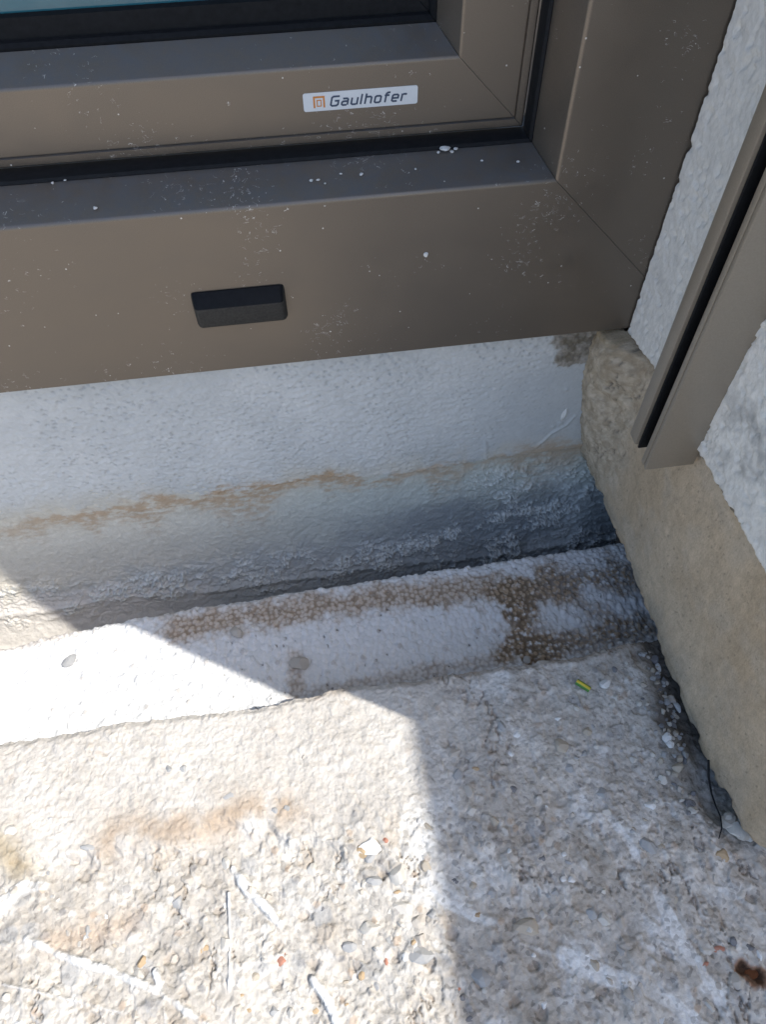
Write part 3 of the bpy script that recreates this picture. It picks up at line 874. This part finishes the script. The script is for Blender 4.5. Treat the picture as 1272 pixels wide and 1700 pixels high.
o['label'] = 'black plastic drain cap with sloping hood'

sash = empty('door_leaf', (-0.3, 0.045, ZF + 0.094), 'bronze metal glazed door leaf with mitred corner and white maker sticker', 'door')
R2 = 0.0016
sprof = [(0.040, 0.0945), (0.0305, 0.0945), (0.0298, 0.0952), (0.0298, 0.0981), (0.0312, 0.0984), (0.0312, 0.0990), (0.0300, 0.0993)] \
    + arc(0.0300 + R2, 0.1250 - R2, R2, 180, 110) + [(0.0460, 0.1312), (0.0464, 0.1306), (0.070, 0.1306), (0.070, 0.0945)]
mitred('bottom_rail', sprof, sash, M_BRONZE, 'rail', True)
mitred('side_stile', sprof, sash, M_BRONZE, 'stile', True)
zpr = [(0.0465, 0.1308), (0.0462, 0.1322), (0.0480, 0.1334), (0.0505, 0.1336), (0.0505, 0.1410), (0.0535, 0.1415), (0.0535, 0.1308)]
mitred('glazing_gasket', zpr, sash, M_RUBBER, 'rail', True)
mitred('glazing_gasket', zpr, sash, M_RUBBER, 'stile', True)
box('glass_pane', (-0.93, 0.0536, ZF + 0.1312), (X0 - 0.1312, 0.0595, 2.2), M_GLASS, sash)

# sticker with its print
sy = 0.0300
sx0, sx1, sz0, sz1 = -0.1600, -0.1130, ZF + 0.1078, ZF + 0.1150
bm = bmesh.new()
rr = 0.0009; ring = []
for (qx, qz, a0) in ((sx1 - rr, sz1 - rr, 0), (sx0 + rr, sz1 - rr, 90), (sx0 + rr, sz0 + rr, 180), (sx1 - rr, sz0 + rr, 270)):
    for k in range(5):
        a = math.radians(a0 + 22.5 * k)
        ring.append((qx + rr * math.cos(a), qz + rr * math.sin(a)))
fv = [bm.verts.new((x, sy - 0.00022, z)) for x, z in ring]
bv = [bm.verts.new((x, sy + 0.0001, z)) for x, z in ring]
bm.faces.new(fv)
for i in range(len(ring)):
    j = (i + 1) % len(ring)
    bm.faces.new((fv[i], fv[j], bv[j], bv[i]))
bmesh.ops.recalc_face_normals(bm, faces=bm.faces)
me = bpy.data.meshes.new('sticker'); bm.to_mesh(me); bm.free()
stick = link('sticker', me, M_STICKER, sash)
stick['label'] = 'white sticker with orange emblem and slate italic lettering'


def stroke(bm, pts, w, yy, closed=False):
    n = len(pts); L = []; Rr = []
    P2 = [Vector(p) for p in pts]
    for i in range(n):
        a = P2[i - 1] if (i > 0 or closed) else None
        b = P2[(i + 1) % n] if (i < n - 1 or closed) else None
        d1 = (P2[i] - a).normalized() if a is not None else None
        d2 = (b - P2[i]).normalized() if b is not None else None
        if d1 is None: d1 = d2
        if d2 is None: d2 = d1
        nn = Vector((-(d1.y + d2.y), d1.x + d2.x)).normalized()
        k = w / 2 / max(0.45, nn.dot(Vector((-d1.y, d1.x))))
        L.append(P2[i] + nn * k); Rr.append(P2[i] - nn * k)
    lv = [bm.verts.new((p.x, yy, p.y)) for p in L]; rv = [bm.verts.new((p.x, yy, p.y)) for p in Rr]
    for i in range(n if closed else n - 1):
        j = (i + 1) % n
        bm.faces.new((lv[i], rv[i], rv[j], lv[j]))


GL = {'G': (0.62, [[(0.66, 1), (0.12, 1), (0, 0.88), (0, 0.12), (0.12, 0), (0.5, 0), (0.62, 0.12), (0.62, 0.52), (0.30, 0.52)]]),
      'a': (0.5, [[(0.04, 0.7), (0.4, 0.7), (0.5, 0.6), (0.5, 0)], [(0.43, 0.4), (0.1, 0.4), (0.0, 0.3), (0.0, 0.1), (0.1, 0), (0.43, 0)]]),
      'u': (0.5, [[(0, 0.74), (0, 0.1), (0.1, 0), (0.43, 0)], [(0.5, 0.74), (0.5, -0.06)]]),
      'l': (0.05, [[(0, 1.06), (0, -0.06)]]),
      'h': (0.5, [[(0, 1.06), (0, -0.06)], [(0.07, 0.7), (0.4, 0.7), (0.5, 0.6), (0.5, -0.06)]]),
      'o': (0.5, [[(0.1, 0), (0.4, 0), (0.5, 0.1), (0.5, 0.6), (0.4, 0.7), (0.1, 0.7), (0, 0.6), (0, 0.1)]]),
      'f': (0.36, [[(0.42, 1), (0.22, 1), (0.1, 0.88), (0.1, -0.06)], [(0.17, 0.7), (0.38, 0.7)], [(-0.04, 0.7), (0.03, 0.7)]]),
      'e': (0.5, [[(0.46, 0), (0.1, 0), (0, 0.1), (0, 0.6), (0.1, 0.7), (0.4, 0.7), (0.5, 0.6), (0.5, 0.34), (0.07, 0.34)]]),
      'r': (0.36, [[(0, 0.76), (0, -0.06)], [(0.07, 0.7), (0.32, 0.7), (0.38, 0.6)]])}
word = 'Gaulhofer'
gap_ = 0.33
tot = sum(GL[c][0] for c in word) + gap_ * (len(word) - 1)
kx = 0.0308 / tot; kz = 0.0036
pen = sx0 + 0.0110
for ch in word:
    wd, strokes = GL[ch]
    bm = bmesh.new()
    for pts in strokes:
        q = [(pen + p[0] * kx + p[1] * kz * 0.24, sz0 + 0.0017 + p[1] * kz) for p in pts]
        stroke(bm, q, 0.00074, sy - 0.00030, closed=(ch == 'o'))
    me = bpy.data.meshes.new('letter'); bm.to_mesh(me); bm.free()
    o = link('letter', me, M_INK); o.parent = stick; o.matrix_parent_inverse = Matrix.Translation(-Vector(sash.location)) if False else Matrix.Identity(4)
    o.matrix_world = Matrix.Identity(4)
    pen += (wd + gap_) * kx
for pts, w_, cl in (([(0, 0), (0, 1), (1, 1), (1, 0)], 0.00075, False), ([(0.3, 0.16), (0.7, 0.16), (0.7, 0.70), (0.3, 0.70)], 0.00042, True)):
    bm = bmesh.new()
    stroke(bm, [(sx0 + 0.0044 + a * 0.0040, sz0 + 0.0013 + b * 0.0042) for a, b in pts], w_, sy - 0.00030, cl)
    me = bpy.data.meshes.new('emblem'); bm.to_mesh(me); bm.free()
    o = link('emblem', me, M_ORANGE); o.parent = stick
    o.matrix_parent_inverse = Matrix.Identity(4)

# ------------------------------------------------------------------ vertical guide rail on the reveal
rail = empty('guide_rail', (-0.012, -0.077, 0.108), 'bronze vertical guide rail with black seal ending above the screed plinth', 'rail')
RB = 0.1075
box('front_flange', (-0.0252, -0.0885, RB), (-0.0022, -0.0862, 2.2), M_RAIL, rail, 0.0005)
box('front_lip', (-0.0252, -0.0860, RB + 0.0002), (-0.0238, -0.0828, 2.2), M_RAIL, rail, 0.0006)
box('back_flange', (-0.0248, -0.0735, RB + 0.0002), (-0.0022, -0.0662, 2.2), M_RAIL, rail, 0.0006)
box('web', (-0.0060, -0.0860, RB + 0.0004), (-0.0022, -0.0750, 2.2), M_RAIL, rail)
box('brush_seal', (-0.0195, -0.0815, RB - 0.0005), (-0.0062, -0.0752, 2.2), M_RUBBER, rail, 0.0012, 3)
box('seal_lip', (-0.0235, -0.0750, RB - 0.0008), (-0.0190, -0.0737, 2.2), M_RUBBER, rail, 0.0005)


# ------------------------------------------------------------------ stones, crumbs and small finds
def stone_mesh(seed, sub=2, angular=0.25):
    bm = bmesh.new()
    bmesh.ops.create_icosphere(bm, subdivisions=sub, radius=1.0)
    rg_ = random.Random(seed)
    k = [(Vector((rg_.uniform(-1, 1), rg_.uniform(-1, 1), rg_.uniform(-1, 1))).normalized(), rg_.uniform(0.5, 0.9)) for _ in range(10)]
    for v in bm.verts:
        for nvec, lim in k:
            dd = v.co.dot(nvec) - lim
            if dd > 0: v.co -= nvec * dd * (0.75 + angular)
        v.co *= 1 + rg_.uniform(-0.05, 0.05)
    me = bpy.data.meshes.new('stone'); bm.to_mesh(me); bm.free()
    for p in me.polygons: p.use_smooth = True
    me.set_sharp_from_angle(angle=math.radians(24))
    return me


VAR = {}


def stone(name, shape, mat, loc, size, parent=None, rz=0.0, tilt=(0, 0)):
    key = (shape, mat.name)
    if key not in VAR:
        me = stone_mesh(shape, 2)
        me.materials.append(mat)
        VAR[key] = me
    o = bpy.data.objects.new(name, VAR[key])
    o.location = loc; o.scale = size; o.rotation_euler = (tilt[0], tilt[1], rz)
    col.objects.link(o)
    if parent is not None: o.parent = parent
    return o


PALE, GREY, BEIGE, DARK, RED, OCHRE, WHITE, MORT = STONES
# pebbles set in the concrete, read off the photograph: u, v, half width px, half height px, material, how proud
PEB = [(612, 1405, 22, 18, WHITE, .55), (660, 1451, 19, 22, PALE, .8), (622, 1460, 18, 13, GREY, .5), (582, 1570, 16, 11, GREY, .7),
       (700, 1585, 36, 27, GREY, .35), (470, 1592, 14, 17, RED, .15), (641, 1592, 7, 12, RED, .3), (398, 1652, 6, 6, OCHRE, .3),
       (410, 1676, 8, 5, OCHRE, .3), (522, 1676, 7, 7, OCHRE, .4), (500, 1672, 6, 6, GREY, .3), (90, 1642, 12, 11, PALE, .4),
       (305, 1277, 9, 9, GREY, .3), (282, 1278, 7, 9, GREY, .3), (145, 1406, 14, 6, GREY, .5), (555, 1490, 12, 11, PALE, .4),
       (372, 1570, 18, 26, PALE, .25), (455, 1345, 7, 7, GREY, .4), (380, 1322, 12, 9, GREY, .3), (290, 1490, 20, 18, GREY, .2),
       (660, 1480, 8, 5, OCHRE, .3), (672, 1510, 26, 18, PALE, .4), (617, 1540, 22, 16, PALE, .5), (700, 1530, 20, 16, MORT, .5),
       (800, 1620, 24, 20, GREY, .4), (785, 1470, 8, 11, BEIGE, .5), (756, 1463, 12, 8, DARK, .3), (760, 1285, 10, 12, GREY, .4),
       (742, 1283, 6, 9, PALE, .4), (790, 1275, 8, 6, OCHRE, .4), (880, 1540, 34, 24, BEIGE, .3), (880, 1540, 10, 14, PALE, .7),
       (977, 1215, 12, 10, BEIGE, .3), (848, 1250, 9, 7, WHITE, .4), (990, 1240, 7, 6, PALE, .4), (850, 1310, 10, 7, DARK, .3),
       (902, 1316, 6, 6, DARK, .3), (900, 1424, 11, 7, DARK, .3), (945, 1430, 7, 6, GREY, .4), (1218, 1562, 8, 10, DARK, .4),
       (1245, 1573, 11, 9, DARK, .4), (770, 1655, 7, 8, DARK, .3), (760, 1640, 9, 5, RED, .3), (1170, 1600, 8, 6, RED, .3),
       (1195, 1575, 16, 7, RED, .2), (780, 1690, 8, 7, DARK, .3), (920, 1480, 15, 11, GREY, .3), (1075, 1400, 16, 26, GREY, .3),
       (1200, 1420, 20, 16, OCHRE, .2), (1160, 1410, 20, 22, GREY, .2), (820, 1480, 14, 14, GREY, .3), (640, 1395, 8, 6, RED, .4)]
for k, (u, v, a, b, mt, pr) in enumerate(PEB):
    p = G(u, v); q = G(u + a, v); q2 = G(u, v - b)
    rx_, ry_ = abs(q[0] - p[0]), abs(q2[1] - p[1])
    rr = min(rx_, ry_)
    stone('pebble', k % 9, mt, (p[0], p[1], floor_z(*p) + rr * (pr - 0.68)), (rx_, ry_, rr * 0.8), floor, random.uniform(-0.25, 0.25))
for k in range(300):
    x = random.uniform(-0.35, -0.006); y = random.uniform(-0.30, -0.15)
    if y > -0.195 and x < -0.12 and random.random() < 0.75: continue
    s = random.choice((0.0011, 0.0013, 0.0016, 0.0020, 0.0026, 0.0034)) * random.uniform(0.8, 1.2)
    mt = random.choice((PALE, PALE, PALE, MORT, MORT, MORT, BEIGE, GREY, PALE, WHITE, random.choice((DARK, OCHRE, GREY))))
    stone('pebble', 20 + k % 12, mt, (x, y, floor_z(x, y) - s * random.uniform(0.1, 0.45)),
          (s, s * random.uniform(0.7, 1.1), s * 0.7), floor, random.uniform(0, 6.3))

# loose rubble along the foot of the reveal
for k in range(95):
    yy = random.uniform(-0.213, -0.128)
    xx = -0.002 - abs(random.gauss(0, 0.010)) - 0.012 * max(0.0, (-0.17 - yy) / 0.05)
    s = random.choice((0.0010, 0.0012, 0.0015, 0.0019, 0.0025)) * random.uniform(0.8, 1.25)
    mt = random.choice((PALE, MORT, MORT, GREY, GREY, BEIGE, DARK, DARK))
    o = stone('rubble_chip', 40 + k % 10, mt, (xx, yy, floor_z(xx, yy) + s * 0.35), (s, s * random.uniform(0.6, 1.0), s * 0.65),
              None, random.uniform(0, 6.3), (random.uniform(-.4, .4), random.uniform(-.4, .4)))
    tag(o, 'loose rubble chip in the dirt at the foot of the screed plinth', 'stone', 'rubble along the foot of the reveal')


def loose(name, u, v, a, b, mt, label, cat='stone', z=None, shape=61, rz=0.0, flat=0.7, group=None):
    zz_ = 0.0 if z is None else z
    p = G(u, v, zz_)
    rx_ = abs(G(u + a, v, zz_)[0] - p[0]); ry_ = abs(G(u, v - b, zz_)[1] - p[1])
    h0 = floor_z(*p) if z is None else z
    o = stone(name, shape, mt, (p[0], p[1], h0 + min(rx_, ry_) * flat * 0.75), (rx_, ry_, min(rx_, ry_) * flat), None, rz)
    return tag(o, label, cat, group)


loose('white_stone', 1003, 1138, 12, 8, WHITE, 'small white stone beside the green and yellow wire snippet', shape=62)
loose('white_stone', 1106, 1225, 9, 11, WHITE, 'upper of two rounded white stones touching near the plinth foot', shape=63)
loose('white_stone', 1110, 1236, 9, 8, WHITE, 'lower of two rounded white stones touching near the plinth foot', shape=64)
loose('beige_stone', 1125, 1275, 12, 9, BEIGE, 'angular beige stone lying in the rubble by the plinth', shape=65)
loose('white_bead', 936, 1459, 7, 6, WHITE, 'left bead of a pair of white beads on the shaded concrete', 'bead', shape=66)
loose('white_bead', 948, 1460, 8, 7, WHITE, 'right bead of a pair of white beads on the shaded concrete', 'bead', shape=67)
loose('white_bead', 937, 1418, 6, 5, WHITE, 'lone white bead above the bead pair on shaded concrete', 'bead', shape=66)
loose('white_bead', 886, 1585, 5, 5, WHITE, 'tiny white bead beside the white paint streak', 'bead', shape=67)
loose('white_chip', 1130, 1165, 6, 14, WHITE, 'upright white chip against the plinth foot', shape=68, rz=0.3)
loose('white_chip', 1098, 1100, 5, 10, WHITE, 'thin white chip near the end of the polystyrene board', shape=69)
loose('mortar_crumb', 118, 1098, 16, 9, GREY, 'flat grey mortar crumb on the sunlit polystyrene', 'crumb', z=ZE + 0.0005, shape=70, rz=0.5, flat=0.45)
loose('mortar_crumb', 394, 1052, 12, 12, MORT, 'pale grey mortar crumb on the shaded polystyrene', 'crumb', z=ZE + 0.0005, shape=71, flat=0.6)
loose('mortar_crumb', 498, 1103, 18, 15, MORT, 'brown stained mortar lump on polystyrene near the shadow edge', 'crumb', z=ZE + 0.0003, shape=72, flat=0.45)
loose('mortar_crumb', 876, 1096, 9, 7, MORT, 'small mortar crumb at the dirty edge of the polystyrene', 'crumb', z=ZE + 0.0005, shape=73)
loose('rusty_bolt_stub', 1249, 1616, 14, 10, M_RUST, 'rusty bolt stub sunk in the concrete', 'bolt', shape=74, flat=0.4)

# mortar heaped against the outer end of the plinth
for k in range(22):
    u = random.uniform(1205, 1290); v = 1352 + (u - 1205) * 0.45 + random.uniform(-14, 22)
    p = G(u, v); sz = random.uniform(0.0022, 0.0052)
    stone('mortar_lump', 81 + k % 6, random.choice((PALE, MORT, GREY, MORT)), (p[0], p[1], 0.0005 + 0.3 * sz), (sz, sz * random.uniform(0.7, 1.1), sz * 0.75),
          floor, random.uniform(0, 6), (random.uniform(-.4, .4), random.uniform(-.4, .4)))

# plaster dab on the painted coat
p = at(939, 690, 1, 0.007)
o = stone('plaster_dab', 90, M_CHALK, (p[0], 0.0078, p[2]), (0.0022, 0.0015, 0.0054), None, 0)
o.rotation_euler = (0, math.radians(9), 0)
o.parent = upst; o.matrix_parent_inverse = Matrix.Translation(-Vector(upst.location))
p = at(985, 640, 0, -0.013)
o = stone('plaster_dab', 91, M_CHALK, (-0.0125, p[1], p[2]), (0.0016, 0.003, 0.003), None, 0)
o.parent = rev; o.matrix_parent_inverse = Matrix.Translation(-Vector(rev.location))

# plaster crumbs lying on the frame ledge
LED = [(738, 247, 11, 'largest plaster crumb of the cluster on the frame ledge by the sash'), (728, 255, 4, None), (750, 254, 5, None), (755, 244, 5, None),
       (517, 301, 5, None), (528, 300, 4, None), (600, 291, 5, None), (566, 290, 3, None), (540, 306, 3, None), (158, 347, 6, None),
       (110, 290, 3, None), (88, 303, 4, None), (800, 268, 3, None), (690, 282, 3, None), (860, 270, 4, None)]
for k, (u, v, a, lab) in enumerate(LED):
    # ledge plane rises from (y 0, d .0868) to (y .0205, d .0922)
    dd = CM.T @ np.array([(u - PCX) / FPX, (v - PCY) / FPX, 1.0])
    sl_ = (0.0922 - 0.0868) / 0.0205
    tt = (ZF + 0.0868 + sl_ * CAM[1] - CAM[2]) / (dd[2] - sl_ * dd[1])
    p = CAM + dd * tt
    rr = a / FPX * tt * 0.9
    o = stone('plaster_crumb', 100 + k % 6, M_CHALK, (p[0], min(p[1], 0.0195), p[2] + rr * 0.35), (rr, rr * 0.8, rr * 0.5), None, k * 1.3)
    tag(o, lab or 'tiny white plaster crumb lying on the frame ledge', 'crumb', 'plaster crumbs on the frame ledge')
p = at(707, 423, 1, 0.0)
o = stone('plaster_crumb', 101, M_CHALK, (p[0], -0.0003, p[2]), (0.0012, 0.0008, 0.0014), None, 0)
o.parent = frame; o.matrix_parent_inverse = Matrix.Translation(-Vector(frame.location))


def tube(name, pts, rad, mat, parent=None, seg=10, part=None):
    bm = bmesh.new(); rings = []
    n = len(pts)
    for i, p in enumerate(pts):
        p = Vector(p)
        tdir = (Vector(pts[min(i + 1, n - 1)]) - Vector(pts[max(i - 1, 0)])).normalized()
        a = tdir.cross(Vector((0, 0, 1)))
        if a.length < 0.1: a = tdir.cross(Vector((1, 0, 0)))
        a.normalize(); b = a.cross(tdir).normalized()
        rd = rad(i / max(1, n - 1)) if callable(rad) else rad
        rng = range(seg) if part is None else range(part[0], part[1] + 1)
        rings.append([bm.verts.new(p + (a * math.cos(2 * math.pi * k / seg) + b * math.sin(2 * math.pi * k / seg)) * rd) for k in rng])
    m_ = len(rings[0])
    for A_, B_ in zip(rings[:-1], rings[1:]):
        for k in range(m_ if part is None else m_ - 1):
            j = (k + 1) % m_
            bm.faces.new((A_[k], A_[j], B_[j], B_[k]))
    if part is None:
        bm.faces.new(rings[0][::-1]); bm.faces.new(rings[-1])
    me = bpy.data.meshes.new(name); bm.to_mesh(me); bm.free()
    for p in me.polygons: p.use_smooth = True
    o = link(name, me, mat, parent)
    sharp(o, 50)
    return o


# snippet of earth wire
a = G(957, 1132, 0.002); b = G(979, 1146, 0.002)
za = max(floor_z(*a), floor_z(*b)) + 0.0016
wire = empty('wire_snippet', (float((a[0] + b[0]) / 2), float((a[1] + b[1]) / 2), za - 0.0014), 'short snippet of green and yellow wire sleeve on the concrete', 'wire')
WG = plain('green_sleeve', (0.06, 0.20, 0.035), 0.5); WYm = plain('yellow_sleeve', (0.60, 0.50, 0.05), 0.5)
tube('sleeve', [(a[0], a[1], za), (b[0], b[1], za)], 0.0016, WG, wire, 20)
tube('yellow_stripe', [(a[0], a[1], za), (b[0], b[1], za)], 0.00164, WYm, wire, 20, (3, 6))

# dark thread hanging out of the joint
tp = []
for u, v, hh in ((1178, 1262, 0.012), (1178, 1290, 0.007), (1183, 1318, 0.003), (1190, 1338, 0.0022), (1198, 1356, 0.0028), (1200, 1374, 0.0022), (1195, 1392, 0.0012)):
    p = G(u, v, hh)
    tp.append((p[0] - 0.0006, p[1], hh + 0.0006))
th = tube('dark_thread', tp, lambda s: 0.0006 * (1 - 0.55 * s), M_RUBBER, None, 8)
tag(th, 'dark curled thread hanging from the joint at the plinth foot', 'thread')
